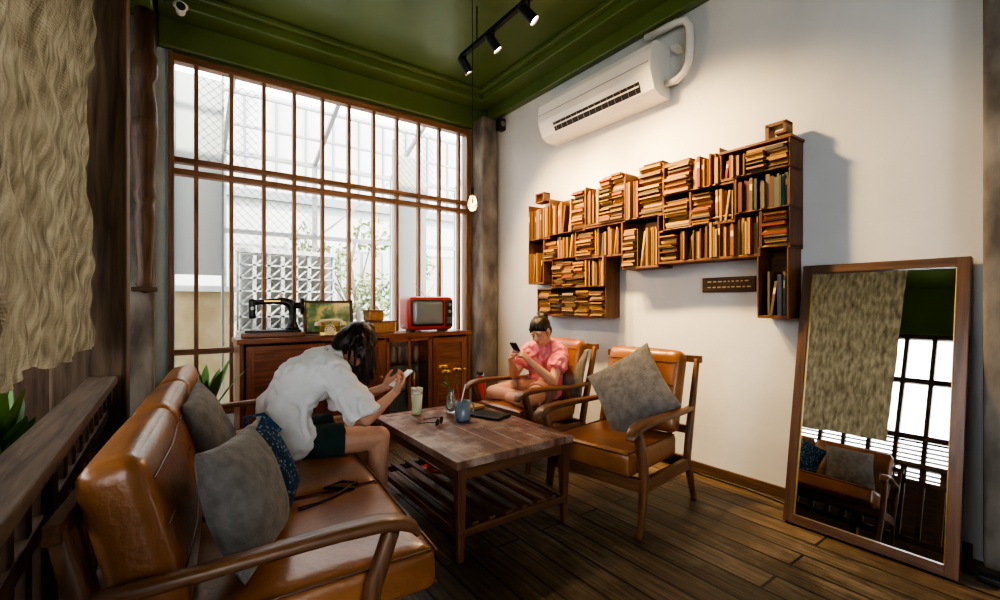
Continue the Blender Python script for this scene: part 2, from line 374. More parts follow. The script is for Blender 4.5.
for i in range(5):
    t=i/4; b.beam((-.6,6.93-t*1.98,3.3+.8*t),(4.1,6.93-t*1.98,3.3+.8*t),.03,.03,steel)
b.beam((1.7,6.93,2.2),(2.9,6.93,3.25),.03,.03,steel); b.beam((2.9,6.93,2.2),(4.1,6.93,3.25),.03,.03,steel)
b.done('steel_pergola',(0,.1,0))
def leafq(b,c,d,n,L,W,m):
    d=V(d).normalized(); s_=d.cross(V(n)).normalized(); c=V(c); nn=s_.cross(d)
    vs=[c,c+d*L*.35+s_*W/2+nn*L*.06,c+d*L*.35-s_*W/2+nn*L*.06,c+d*L*.35-nn*0,c+d*L-nn*L*.12]
    b.add(vs,[(0,1,3),(0,3,2),(1,4,3),(3,4,2)],m,True)
def rv(): return V((random.gauss(0,1),random.gauss(0,1),random.gauss(0,1))).normalized()
b=B(); b.tube([(2.5,7.6,-.1),(2.55,7.6,1),(2.4,7.6,1.9),(2.6,7.65,2.7)],.05,bark,8,.02)
for c,r,n in(((2.7,7.6,1.4),.45,320),((2.1,7.65,1.9),.36,180),((2.8,7.65,2.4),.36,160),((3.4,7.6,1.2),.45,320),((1.7,7.7,2.2),.3,120),((3.6,7.7,2.0),.4,200)):
    b.tube([(2.45,7.6,min(c[2],1.5)-.4),c],.02,bark,6,.008)
    for i in range(n): leafq(b,V(c)+rv()*r*random.random()**.4,rv(),rv(),.12,.05,leaf_out)
b.done('garden_tree')
# ------------------------------------------------------------------ left side
b=B(); b.bb(-.50,-.2,3.15,3.38,0,3.44,postw); b.bb(-.52,-.18,3.145,3.40,0,.12,postw); b.done('timber_post',bevel=.01)
b=B(); b.bb(-.35,-.235,.2,3.12,.835,.875,rail[1])
b.bb(-.32,-.265,.2,3.12,.10,.16,dark[1]); b.bb(-.32,-.265,.2,3.12,.66,.71,dark[1])
y=.28
while y<3.1: b.bb(-.315,-.27,y,y+.045,.16,.84,dark[2]); y+=.15
for y in(.2,1.66,3.05): b.bb(-.33,-.255,y,y+.07,0,.835,dark[2])
b.done('wooden_railing',bevel=.004)
b=B(); vs=[];fs=[];NY,NZ=100,110
for i in range(NY+1):
    for j in range(NZ+1):
        t=i/NY;w=j/NZ; y=1.52+t*1.59; zb=1.03+.018*math.sin(t*7)+.008*math.sin(t*23+1); z=zb+(3.2-zb)*w
        a=.012
        x=-.345+a*math.sin(t*15+2*math.sin(w*4))+.008*math.sin(t*44+w*13)+.012*math.sin(w*26+t*14+2*math.sin(t*9))*(1-.4*w)+.010*math.sin(w*9+t*7)+.006*math.sin(w*80+t*30+2*math.sin(t*22))
        vs.append((x,y,z))
for i in range(NY):
    for j in range(NZ): a=i*(NZ+1)+j; fs.append((a,a+NZ+1,a+NZ+2,a+1))
b.add(vs,fs,burlap,True); b.cyl((-.345,1.4,3.2),(-.345,3.13,3.2),.018,.018,dark[1]); b.cyl((-.345,1.5,3.2),(-.345,1.5,3.45),.006,.006,black); b.cyl((-.345,3.05,3.2),(-.345,3.05,3.45),.006,.006,black)
b.done('burlap_curtain')
def blade(b,base,d,L,W,droop,m,n=8):
    base=V(base);d=V(d).normalized();s_=d.cross(V((0,0,1))).normalized();vs=[];fs=[]
    for i in range(n+1):
        t=i/n;c=base+d*L*t+V((0,0,-droop*t*t*L)); w=W/2*math.sin(math.pi*min(1,.12+.88*t))**.7 if t<1 else .001
        vs+= [c-s_*w,c+V((0,0,-w*.25)),c+s_*w]
    for i in range(n):
        a=i*3; fs+=[(a,a+1,a+4,a+3),(a+1,a+2,a+5,a+4)]
    b.add(vs,fs,m,True)
terr=mat('terracotta',(.3,.12,.06),.8)
soil=mat('soil',(.03,.02,.015),.95)
def pot(name,loc,r,h,n,L,W,tilt,base_h=0):
    b=B(); b.lathe([(0,0),(r*.7,0),(r,h),(r*1.08,h),(r*1.08,h-.04),(r*.98,h-.04)],(0,0,0),terr); b.lathe([(r*.98,h-.02),(0,h-.015)],(0,0,0),soil)
    for i in range(n):
        a=i*2.4; tl=random.uniform(*tilt); d=V((math.cos(a)*math.sin(tl),math.sin(a)*math.sin(tl),math.cos(tl)))
        blade(b,(math.cos(a)*r*.3,math.sin(a)*r*.3,h-.02),d,L*random.uniform(.7,1.1),W,.25,leafm)
    b.done(name,loc)
pot('potted_plant',(.16,3.98,0),.12,.40,18,.62,.07,(.1,.5))
pot('potted_plant',(-.64,2.62,0),.15,.48,30,.62,.11,(.1,.55))
# ------------------------------------------------------------------ seating
def seating(name,W,nc,loc,rz,backh=.95,front=.40,lean=-.455,ft=None,ct=.12,seatx=(-.25,.37)):
    b=B(); hw=W/2; iw=W-.14; ft=ft or backh-.06
    for sy in(-1,1):
        y=sy*(hw-.03)
        b.ribbon([(front-.07,y,0,.03,.03),(front-.12,y,.30,.046,.05),(front-.10,y,.42,.046,.05),(front-.045,y,.575,.05,.045)],teak[2])
        b.ribbon([(-.40,y,0,.03,.03),(-.29,y,.28,.04,.055),(-.33,y,.45,.04,.055),(lean,y,ft,.032,.035)],teak[2])
        b.ribbon([(front+.035,y,.545,.045,.022),(front+.02,y,.57,.065,.034),(front-.02,y,.592,.078,.038),(front-.08,y,.602,.082,.038),(front-.2,y,.604,.076,.036),(.05,y,.598,.064,.034),(-.1,y,.59,.052,.034),(-.25,y,.585,.044,.034),(-.36,y,.59,.036,.032)],teak[0],16,.6)
        b.beam((front-.1,y,.27),(-.3,y,.25),.03,.07,teak[0])
    b.beam((front-.11,-hw+.03,.27),(front-.11,hw-.03,.27),.03,.07,teak[1]); b.beam((-.29,-hw+.03,.26),(-.29,hw-.03,.26),.03,.07,teak[1])
    b.beam((lean,-hw,ft),(lean,hw,ft),.03,.045,teak[1])
    b.beam((-.345,-hw+.03,.45),(-.345,hw-.03,.45),.025,.05,teak[1])
    ns=int(iw/.14)
    for i in range(ns):
        y=-iw/2+(i+.5)*iw/ns; b.beam((-.31,y,.32),(lean,y,ft),.035,.014,teak[2])
    cw=iw/nc
    ang=-math.atan2(-.30-lean,ft-.36); sx=(seatx[0]+seatx[1])/2; sl=seatx[1]-seatx[0]
    for i in range(nc):
        y=-iw/2+(i+.5)*cw
        b.rbox((sx,y,.375),(sl,cw-.006,.14),leather,.035,(.0,.0,.018),(0,-.03,0))
        k=cw/2-.012
        for zz in(.43,.325): b.tube([(sx+sl/2-.004,y-k,zz+.013),(sx+sl/2-.004,y+k,zz+.013)],.006,leather_d,6)
        for sgn in(-1,1): b.tube([(sx-sl/2+.03,y+sgn*k,.435),(sx+sl/2-.02,y+sgn*k,.448)],.005,leather_d,6)
        R=Euler((0,ang,0)).to_matrix(); H=backh-.43; c=V((-.35+(.35+lean)*.5+.03+ct/2,y,.43+H/2))
        b.rbox(c,(ct,cw-.006,H),leather,.045,(.02,0,0.008),(0,ang,0))
        for q in(-.25,.05,.33): b.tube([c+R@V((ct/2+.006,-cw/2+.03,H*q)),c+R@V((ct/2+.017,0,H*q)),c+R@V((ct/2+.006,cw/2-.03,H*q))],.003,leather_d,6)
    return b.done(name,loc,(0,0,rz),bevel=.004)
seating('sofa',2.16,3,(.285,2.37,0),math.radians(-5),.88,.385,-.40,.76,.14,(-.24,.51))
seating('armchair',.68,1,(2.28,1.88,0),math.radians(190),.95,.40)
seating('armchair',.68,1,(2.42,2.92,0),math.radians(184),.95,.40)
def fr(nrm,up):
    z=V(nrm).normalized(); y=(V(up)-z*V(up).dot(z)).normalized(); x=y.cross(z); return Matrix((x,y,z)).transposed()
def rz2(M,a): return M@Matrix.Rotation(a,3,'Z')
def pil(name,c,w,h,t,nrm,up,a=0):
    b=B(); b.pillow((0,0,0),w,h,t,grey_f,rz2(fr(nrm,up),a)); return b.done(name,c,weld=True)
pil('grey_cushion',(.195,1.66,.640),.41,.39,.19,(1,-.45,.40),(0,0,1),-.06)
pil('grey_cushion',(.14,2.36,.69),.40,.40,.14,(1,-.2,.4),(0,0,1),.1)
pil('grey_cushion',(2.37,1.86,.70),.47,.47,.15,(-1,-.25,.45),(0,0,1),.62)
pil('grey_cushion',(2.72,2.82,.66),.42,.42,.12,(-1,-.1,.4),(0,0,1),.1)
def blue_mat():
    m,nt,p=_new('blue_patterned_cloth'); tc=nt.nodes.new('ShaderNodeTexCoord'); v=nt.nodes.new('ShaderNodeTexVoronoi'); v.inputs['Scale'].default_value=60
    nt.links.new(tc.outputs['Object'],v.inputs['Vector']); r=nt.nodes.new('ShaderNodeValToRGB')
    r.color_ramp.elements[0].color=(.25,.45,.55,1); r.color_ramp.elements[0].position=.12; r.color_ramp.elements[1].color=(.01,.05,.13,1); r.color_ramp.elements[1].position=.4
    nt.links.new(v.outputs['Distance'],r.inputs[0]); nt.links.new(r.outputs[0],p.inputs['Base Color']); p.inputs['Roughness'].default_value=.9; return m
bluec=blue_mat()
b=B(); b.pillow((0,0,0),.24,.36,.09,bluec,rz2(fr((.9,-.5,.35),(0,0,1)),.30))
b.tube([(.02,.0,.13),(-.04,.02,.2),(-.10,.05,.19),(-.08,.02,.1)],.008,bluec,6)
b.tube([(.06,-.12,-.15),(.14,-.10,-.155),(.24,-.05,-.153),(.33,.02,-.155),(.28,.08,-.155),(.20,.04,-.155),(.30,-.04,-.153)],.007,blackp,6)
b.done('patterned_bag',(.33,1.98,.615),weld=True)
# ------------------------------------------------------------------ coffee table
b=B(); x0,x1,y0,y1=-.385,.385,-.55,.55
nb=5
for i in range(nb):
    a=x0+.07+i*(x1-x0-.14)/nb; b.bb(a+.001,a+(x1-x0-.14)/nb-.001,y0+.07,y1-.07,.463,.498,tabtop)
b.bb(x0,x0+.069,y0,y1,.46,.5,tabtop); b.bb(x1-.069,x1,y0,y1,.46,.5,tabtop); b.bb(x0+.07,x1-.07,y0,y0+.069,.46,.5,tabtop); b.bb(x0+.07,x1-.07,y1-.069,y1,.46,.5,tabtop)
b.bb(x0+.03,x0+.055,y0+.05,y1-.05,.395,.46,tabw[1]); b.bb(x1-.055,x1-.03,y0+.05,y1-.05,.395,.46,tabw[1]); b.bb(x0+.05,x1-.05,y0+.03,y0+.055,.395,.46,tabw[0]); b.bb(x0+.05,x1-.05,y1-.055,y1-.03,.395,.46,tabw[0])
for sx in(-1,1):
    for sy in(-1,1): b.beam((sx*.345,sy*.51,0),(sx*.345,sy*.51,.46),.032,.032,tabw[2],.052,.052)
b.bb(-.36,.36,-.53,-.49,.12,.16,tabw[0]); b.bb(-.36,.36,.49,.53,.12,.16,tabw[0])
b.bb(-.365,-.325,-.5,.5,.12,.16,tabw[1]); b.bb(.325,.365,-.5,.5,.12,.16,tabw[1])
for i in range(6): x=-.26+i*.104; b.bb(x-.019,x+.019,-.52,.52,.158,.176,tabw[1])
b.done('coffee_table',(1.475,2.41,0),bevel=.004)
# ------------------------------------------------------------------ cabinet
glass=mat('clear_glass',(.9,.95,.95),.03,trans=1)
dark_in=mat('cabinet_interior',(.38,.46,.42),.7)
b=B(); w=2.23;h=.96;d=.42
b.bb(0,w,0,d,.92,.96,cabw[0]); b.bb(.02,w-.02,.02,d,.06,.10,cabw[0]); b.bb(.02,.05,.02,d,.06,.93,cabw[2]); b.bb(w-.05,w-.02,.02,d,.06,.93,cabw[2]); b.bb(.03,w-.03,d-.02,d,.08,.92,cabw[0])
for x in(.06,w-.06,w/2): 
    for yy in(.05,d-.05): b.beam((x,yy,0),(x,yy,.07),.04,.04,cabw[2],.06,.06)
segs=[(.05,.68,0),(.68,1.25,0),(1.25,1.75,1),(1.75,w-.05,0)]
for xa,xb,g in segs:
    b.bb(xb-.012,xb+.012,.02,d,.1,.92,cabw[2])
    if not g:
        b.bb(xa+.015,xb-.015,.022,.04,.12,.90,cabw[0])
        b.bb(xa+.015,xa+.075,.008,.022,.12,.90,cabw[2]); b.bb(xb-.075,xb-.015,.008,.022,.12,.90,cabw[2]); b.bb(xa+.075,xb-.075,.008,.022,.12,.18,cabw[0]); b.bb(xa+.075,xb-.075,.008,.022,.84,.90,cabw[0])
        b.sph((xb-.045,-.005,.55),.014,gold)
    else:
        b.bb(xa+.01,xb-.01,.30,.31,.1,.92,dark_in)
        for z in(.37,.64): b.bb(xa+.01,xb-.01,.05,.30,z,z+.015,glass)
        xm=(xa+xb)/2
        for x in(xa+.025,xm,xb-.025): b.bb(x-.014,x+.014,.006,.024,.1,.92,cabw[2])
        for z in(.12,.90): b.bb(xa+.012,xb-.012,.006,.024,z-.02,z+.02,cabw[0])
        b.bb(xa+.035,xb-.035,.014,.017,.12,.90,glass)
        for k,(cx,cz) in enumerate(((.07,.657),(.15,.657),(.22,.657),(.31,.657),(.40,.657),(.12,.387),(.26,.387),(.38,.387))):
            b.lathe([(0,0),(.02,0),(.032,.06),(.028,.13),(.022,.15),(.020,.15),(.025,.06),(0,.01)],(xa+cx,.18,cz),[white_p,cream,steel,white_p,cream,steel,white_p,gold][k],14)
b.done('wooden_cabinet',(.42,4.2,0),bevel=.004)
ZC=.963
# sewing machine (scaled up a little)
b=B(); b.rbox((0,0,.02),(.50,.20,.04),teak[0],.008); b.rbox((0,0,.050),(.44,.15,.02),black,.006)
b.ribbon([(.15,0,.055,.10,.13),(.15,0,.085,.085,.10),(.152,0,.13,.062,.062),(.15,0,.20,.058,.056),(.148,0,.255,.064,.072),(.13,0,.295,.064,.085),(.08,0,.312,.058,.068),(0,0,.312,.05,.052),(-.09,0,.305,.046,.046),(-.145,0,.30,.046,.05)],black,14,.9)
b.rbox((-.165,0,.245),(.055,.066,.17),black,.018); b.cyl((-.165,0,.17),(-.165,0,.078),.007,.006,steel); b.cyl((-.165,0,.325),(-.165,0,.365),.007,.007,steel); b.box((-.165,0,.068),(.03,.03,.008),steel)
b.cyl((.215,0,.275),(.240,0,.275),.078,.078,black,28); b.cyl((.240,0,.275),(.254,0,.275),.03,.024,steel); b.cyl((.17,0,.275),(.215,0,.275),.03,.03,black)
b.cyl((.06,0,.33),(.06,0,.385),.004,.004,steel); b.cyl((.06,0,.343),(.06,0,.378),.014,.014,cream)
b.box((-.01,-.0255,.312),(.13,.003,.014),gold); b.cyl((-.165,-.032,.25),(-.165,-.05,.25),.016,.016,steel)
b.done('sewing_machine',(.72,4.40,ZC),(0,0,-.12))
def pic_mat():
    m,nt,p=_new('painted_picture'); tc=nt.nodes.new('ShaderNodeTexCoord'); n=nt.nodes.new('ShaderNodeTexNoise'); n.inputs['Scale'].default_value=9; n.inputs['Detail'].default_value=3
    nt.links.new(tc.outputs['Object'],n.inputs['Vector']); r=nt.nodes.new('ShaderNodeValToRGB'); e=r.color_ramp.elements
    e[0].color=(.03,.12,.05,1);e[0].position=.35;e[1].color=(.55,.5,.2,1);e[1].position=.6; k=e.new(.5);k.color=(.12,.28,.16,1)
    nt.links.new(n.outputs[0],r.inputs[0]); nt.links.new(r.outputs[0],p.inputs['Base Color']); p.inputs['Roughness'].default_value=.3; return m
picm=pic_mat()
b=B(); b.bb(-.22,.22,0,.02,0,.31,picm)
for a in((-.23,-.205,-.012,.03,0,.32),(.205,.23,-.012,.03,0,.32)): b.bb(*a,dark[2])
for a in((-.23,.23,-.012,.03,0,.022),(-.23,.23,-.012,.03,.298,.32)): b.bb(*a,dark[0])
b.done('framed_picture',(1.22,4.48,ZC+.004),(-.18,0,0))
b=B(); b.prism([(-.09,0),(.09,0),(.08,.045),(.035,.09),(-.04,.09),(-.085,.03)],-.09,.09,gold,'x')
b.cyl((0,-.075,.048),(0,-.088,.052),.05,.05,cream,24)
for i in range(10):
    a=i*.55; b.cyl((math.cos(a)*.036,-.087,.052+math.sin(a)*.036),(math.cos(a)*.036,-.091,.052+math.sin(a)*.036),.006,.006,blackp,8)
for x in(-.05,.05): b.cyl((x,.0,.09),(x,.0,.115),.012,.016,gold)
b.tube([(-.11,0,.11),(-.09,0,.128),(0,0,.138),(.09,0,.128),(.11,0,.11)],.013,cream,10)
for x in(-.11,.11): b.cyl((x,0,.122),(x,0,.088),.024,.03,cream)
b.done('rotary_telephone',(1.18,4.30,ZC+.002),(0,0,-.3),bevel=.006)
wick=mat('wicker',(.25,.13,.05),.8,0,(.5,.3,.13),60,(1,1,3),bump=.6,bscale=90)
b=B(); b.rbox((0,0,.055),(.30,.2,.11),wick,.015); b.box((0,0,.112),(.31,.21,.012),teak[0]); b.rbox((-.04,0,.17),(.16,.14,.1),wick,.015); b.box((-.04,0,.222),(.17,.15,.01),teak[0])
b.tube([(-.1,0,.22),(-.08,0,.26),(0,0,.26),(.02,0,.22)],.006,teak[0])
b.done('wicker_boxes',(1.66,4.40,ZC),(0,0,.1))
redp=mat('red_plastic',(.42,.028,.016),.3,coat=.4); scr=mat('crt_screen',(.16,.19,.19),.12,coat=.6)
b=B(); b.rbox((0,0,.19),(.50,.34,.35),redp,.05); b.rbox((-.045,-.165,.195),(.365,.04,.28),blackp,.03); b.rbox((-.045,-.18,.195),(.33,.03,.245),scr,.028,(0,.012,0)); b.rbox((.19,-.165,.19),(.085,.03,.28),blackp,.012)
for z in(.28,.21): b.cyl((.19,-.18,z),(.19,-.20,z),.018,.016,steel)
for k in range(5): b.box((.19,-.183,.09+k*.014),(.05,.006,.005),steel)
for x in(-.18,.18): b.box((x,-.02,.008),(.04,.2,.016),blackp)
b.tube([(0,.02,.36),(-.12,.02,.50)],.003,steel,6); b.tube([(0,.02,.36),(.1,.02,.5)],.003,steel,6)
b.done('television',(2.20,4.40,ZC),(0,0,-.1))
b=B(); b.lathe([(0,0),(.065,0),(.07,.02),(.07,.34),(.055,.39),(.02,.42),(.02,.45),(0,.45)],(0,0,0),redp); b.box((0,-.01,.47),(.03,.09,.03),blackp); b.tube([(0,.03,.46),(.06,.05,.42),(.085,.04,.3),(.08,.03,.12)],.01,blackp)
b.cyl((.03,-.01,.455),(.045,-.01,.455),.018,.018,white_p); b.done('fire_extinguisher',(2.80,4.28,0))
# ------------------------------------------------------------------ AC
b=B()
b.prism([(3.185,3.27),(3.0,3.27),(2.955,3.24),(2.935,3.19),(2.93,3.03),(2.985,2.90),(3.05,2.865),(3.185,2.86)],2.12,3.42,white_p)
b.prism([(2.953,2.985),(2.985,2.912),(2.978,2.908),(2.944,2.982)],2.24,3.22,blackp)
for i in range(14): b.box((2.962,2.28+i*.07,2.945),(.012,.004,.075),steel,(0,-.42,0))
b.prism([(2.946,2.955),(2.952,2.945),(2.948,2.94),(2.940,2.95)],2.24,3.22,white_p)
b.prism([(2.926,3.10),(2.93,3.10),(2.93,3.095),(2.926,3.095)],2.14,3.40,steel)
b.done('air_conditioner',bevel=.006)
b=B(); b.tube([(3.12,2.11,2.97),(3.12,2.02,2.96),(3.12,1.96,2.99),(3.12,1.92,3.06),(3.12,1.91,3.2),(3.12,1.915,3.32),(3.12,1.95,3.38),(3.12,2.02,3.40),(3.12,2.3,3.41)],.028,white_p,12)
b.box((3.13,2.02,3.20),(.1,.05,.03),white_p); b.done('air_conditioner_pipe')
# ------------------------------------------------------------------ bookshelf
mods=[
(3.33,3.66,1.90,2.27,'v'),(2.86,3.33,1.92,2.28,'m'),(2.42,2.86,1.95,2.30,'m'),(2.06,2.42,1.93,2.32,'m'),(1.62,2.06,2.06,2.31,'m'),(1.19,1.62,2.08,2.26,'m'),
(1.19,1.52,1.84,2.08,'d'),(1.52,1.84,1.80,2.06,'m'),(1.84,2.06,1.80,2.06,'h'),
(3.42,3.66,1.46,1.90,'v'),(2.98,3.42,1.68,1.92,'m'),(2.62,3.30,1.40,1.68,'m'),(2.62,3.52,1.14,1.40,'h'),
(2.45,2.98,1.66,1.93,'m'),(2.10,2.45,1.54,1.93,'m'),(1.72,2.10,1.56,1.80,'m'),(1.36,1.72,1.56,1.84,'v'),(1.19,1.36,1.60,1.84,'h'),(1.20,1.38,1.17,1.60,'e')]
b=B(); xf=3.005; th=.009
for (y0,y1,z0,z1,st) in mods:
    b.bb(xf,XW-.002,y0,y0+th,z0,z1,shelfw[2]); b.bb(xf,XW-.002,y1-th,y1,z0,z1,shelfw[2]); b.bb(xf,XW-.002,y0,y1,z0-th,z0+th,shelfw[1])
    if not (z1>2.2): b.bb(xf,XW-.002,y0,y1,z1-th,z1+th*.5,shelfw[1])
    b.bb(XW-.01,XW-.002,y0,y1,z0,z1,shelfw[1])
b.bb(xf-.005,XW-.002,1.18,1.63,2.255,2.272,shelfw[1])
for (ya,yb,za,zb) in ((1.32,1.345,2.272,2.37),(1.22,1.345,2.355,2.377),(1.22,1.24,2.31,2.37),(1.22,1.29,2.30,2.317),(1.20,1.345,2.270,2.286)): b.bb(3.03,3.12,ya,yb,za,zb,shelfw[1])
for (ya,yb,za,zb) in ((3.45,3.58,2.28,2.295),(3.45,3.58,2.365,2.38),(3.45,3.465,2.28,2.38),(3.565,3.58,2.28,2.38)): b.bb(3.03,3.12,ya,yb,za,zb,shelfw[1])
b.done('wall_bookshelf',bevel=.002)
pages=[mat('old_pages_%d'%i,c,.9,0,tuple(k*.55 for k in c),40,(1,3,12)) for i,c in enumerate([(.36,.205,.062),(.44,.27,.095),(.28,.145,.04),(.48,.33,.15)])]
covers=[mat('book_cover_%d'%i,c,.7) for i,c in enumerate([(.22,.08,.024),(.32,.145,.036),(.09,.036,.018),(.35,.19,.06),(.06,.05,.03),(.22,.045,.02),(.16,.095,.04),(.38,.25,.10),(.07,.06,.06),(.34,.18,.035)])]
darkc=[mat('dark_cover_%d'%i,c,.6) for i,c in enumerate([(.03,.05,.05),(.05,.10,.08),(.10,.03,.02),(.03,.04,.08),(.12,.09,.05)])]
label=mat('spine_label',(.65,.5,.25),.6)
b=B()
def bookV(y,z,t,hh,dp,spine,cv,pg,lean=0):
    xb=XW-.012-dp; R=Euler((lean,0,0)).to_matrix(); o=V((xb,y,z))
    def bx(x0,x1,y0,y1,z0,z1,m):
        c=V(((x0+x1)/2,(y0+y1)/2,(z0+z1)/2)); b.box(o+R@c,(x1-x0,y1-y0,z1-z0),m,R)
    bx(.003,dp-.003,.0015,t-.0015,.003,hh-.003,pg); bx(0,dp,0,.0015,0,hh,cv); bx(0,dp,t-.0015,t,0,hh,cv)
    if spine:
        bx(-.0015,.0005,0,t,0,hh,cv)
        if random.random()<.4 and t>.014: bx(-.0022,-.0015,.002,t-.002,hh*.62,hh*.8,label)
def bookH(y,z,L,t,dp,spine,cv,pg,skew=0):
    xb=XW-.012-dp; R=Euler((0,0,skew)).to_matrix(); o=V((xb,y,z))
    def bx(x0,x1,y0,y1,z0,z1,m):
        c=V(((x0+x1)/2,(y0+y1)/2,(z0+z1)/2)); b.box(o+R@V((c.x,c.y,0))+V((0,0,c.z)),(x1-x0,y1-y0,z1-z0),m,R)
    bx(.003,dp-.003,.003,L-.003,.0015,t-.0015,pg); bx(0,dp,0,L,0,.0015,cv); bx(0,dp,0,L,t-.0015,t,cv)
    if spine: bx(-.0015,.0005,0,L,0,t,cv)
def fillV(y0,y1,z0,z1,cs,ps=.5):
    y=y0+.001
    H=z1-z0
    while True:
        t=random.uniform(.008,.024)
        if y+t>y1-.001: break
        hh=min(H*random.uniform(.74,.99),.30)
        if random.random()<.07 and y+t+hh*.2<y1-.002:
            ln=random.uniform(.08,.16); bookV(y+math.sin(ln)*hh,z0+.001,t,hh*.93,random.uniform(.14,.18),True,random.choice(cs),random.choice(pages),ln); y+=t+math.sin(ln)*hh+.002; continue
        bookV(y,z0,t,hh,random.uniform(.14,.19),random.random()<ps,random.choice(cs),random.choice(pages)); y+=t+.0004
def fillH(y0,y1,z0,z1,cs):
    y=y0
    n=max(1,round((y1-y0)/.17)); w=(y1-y0)/n
    for k in range(n):
        z=z0; top=z0+(z1-z0)*random.uniform(.84,1.0)
        while True:
            t=random.uniform(.007,.022)
            if z+t>top: break
            L=w*random.uniform(.80,.97); bookH(y0+k*w+random.uniform(0,w-L),z,L,t,random.uniform(.14,.20),random.random()<.45,random.choice(cs),random.choice(pages),0 if L>w*.93 else random.uniform(-.05,.05)); z+=t+.0004
for (y0,y1,z0,z1,st) in mods:
    a0,a1,c0,c1=y0+th,y1-th,z0+th,z1-th
    if z1>2.2 and y0>1.6: c1=z1+random.uniform(.0,.08)
    if st=='v': fillV(a0,a1,c0,c1,covers)
    elif st=='d': fillV(a0,a1,c0,c1,darkc,1)
    elif st=='e': fillV(a0,a1-.05,c0,c1-.12,darkc,1)
    elif st=='h': fillH(a0,a1,c0,c1,covers)
    else:
        sp=a0+(a1-a0)*random.choice((.35,.5,.62))
        if random.random()<.5: fillV(a0,sp,c0,min(c1,z1-th),covers,.5); fillH(sp,a1,c0,c1,covers)
        else: fillH(a0,sp,c0,c1,covers); fillV(sp,a1,c0,min(c1,z1-th),covers,.5)
b.done('shelved_books')
b=B(); b.bb(3.165,3.19,1.47,1.84,1.335,1.44,dark[1])
for r in range(2):
    y=1.80
    while y>1.52:
        l=random.uniform(.012,.03); b.bb(3.162,3.166,y-l,y,1.405-r*.04,1.414-r*.04,label); y-=l+.012
b.done('wooden_sign',bevel=.002)
# ------------------------------------------------------------------ mirror
a=math.atan2(.285,1.47); L=math.hypot(.285,1.47)
mir=mat('mirror_glass',(.86,.88,.86),.01,1.0)
b=B(); hw=.36
b.bb(-.012,-.008,-hw+.04,hw-.04,.04,L-.04,mir); b.bb(-.008,.02,-hw+.03,hw-.03,.03,L-.03,dark[1])
for (y0,y1,z0,z1,ax) in((-hw,-hw+.048,0,L,2),(hw-.048,hw,0,L,2),(-hw+.048,hw-.048,0,.048,1),(-hw+.048,hw-.048,L-.048,L,1)):
    b.bb(-.03,.02,y0,y1,z0,z1,mirw[ax])
for (y0,y1,z0,z1,ax) in((-hw+.048,-hw+.053,.048,L-.048,2),(hw-.053,hw-.048,.048,L-.048,2)): b.bb(-.022,-.01,y0,y1,z0,z1,gold)
b.done('leaning_mirror',(2.87,.805,.006),(0,a,0),bevel=.006)
b=B(); b.tube([(3.14,2.05,.012),(3.12,1.8,.010),(3.13,1.5,.010),(3.08,1.2,.010),(3.10,.9,.010),(3.0,.46,.010),(2.98,.40,.010)],.006,blackp); b.rbox((2.96,.36,.02),(.06,.09,.035),blackp,.01); b.done('power_cable')
# ------------------------------------------------------------------ track light
warmb=mat('lamp_glow',(1,.8,.5),.5,emit=(1,.72,.4),estr=14)
filam=mat('filament_glow',(1,.5,.15),.5,emit=(1,.40,.08),estr=10)
tr=empty('track_light',(2.05,2.87,3.40))
b=B(); b.bb(-.018,.018,-.55,.55,0,.03,black); b.cyl((0,-.3,.03),(0,-.3,.32),.006,.006,black); b.cyl((0,.3,.03),(0,.3,.32),.006,.006,black); b.done('track_rail',parent=tr)
def aim(d):
    return V(d).to_track_quat('-Z','Y').to_euler()
tg=[(3.1,1.7,1.9),(3.1,2.5,1.8),(3.1,3.2,1.7)]
for k,yy in enumerate((-.38,.06,.48)):
    p=V((0,yy,-.10)); world=V((2.05,2.87+yy,3.28)); d=(V(tg[k])-world).normalized()
    b=B(); b.cyl((0,yy,0),(0,yy,-.06),.008,.008,black); b.cyl(p-d*.06,p+d*.06,.036,.040,black,20,caps=False); b.sph(p-d*.06,.036,black); b.cyl(p+d*.046,p+d*.048,.037,.037,warmb,16)
    b.done('spot_head_%d'%(k+1),parent=tr)
    l=bpy.data.lights.new('spot_%d'%(k+1),'SPOT'); l.energy=230; l.color=(1,.66,.30); l.spot_size=math.radians(76); l.spot_blend=1; l.shadow_soft_size=.10
    o=bpy.data.objects.new('spot_lamp_%d'%(k+1),l); bpy.context.scene.collection.objects.link(o); o.parent=tr; o.location=p+d*.07; o.rotation_euler=aim(d)
pb=empty('pendant_bulb',(1.93,3.05,2.07))
b=B(); b.cyl((0,0,.09),(0,0,1.65),.003,.003,black,8); b.cyl((0,0,.04),(0,0,.10),.018,.014,black); b.done('cord',parent=pb)
amber=mat('amber_glass',(1,.66,.28),.05,trans=.9)
b=B(); b.lathe([(0,-.08),(.022,-.075),(.038,-.045),(.040,-.02),(.028,.015),(.015,.04)],(0,0,0),amber,16); b.done('bulb_glass',parent=pb)
b=B(); b.tube([(-.01,0,.03),(-.015,0,-.02),(-.006,0,-.045),(.006,0,-.03),(.015,0,-.02),(.01,0,.03)],.007,filam,6); b.done('filament',parent=pb)
l=bpy.data.lights.new('bulb','POINT'); l.energy=18; l.color=(1,.62,.32); l.shadow_soft_size=.03
o=bpy.data.objects.new('bulb_lamp',l); bpy.context.scene.collection.objects.link(o); o.parent=pb; o.location=(0,0,-.12)
b=B(); b.cyl((0,.06,.02),(0,.06,.04),.05,.05,white_p); b.cyl((0,.06,.03),(0,0,-.01),.012,.012,white_p); b.cyl((.0,.05,-.02),(0,-.09,-.05),.032,.036,white_p); b.cyl((0,-.088,-.05),(0,-.093,-.051),.03,.03,black); b.done('security_camera',(.05,4.26,3.54))
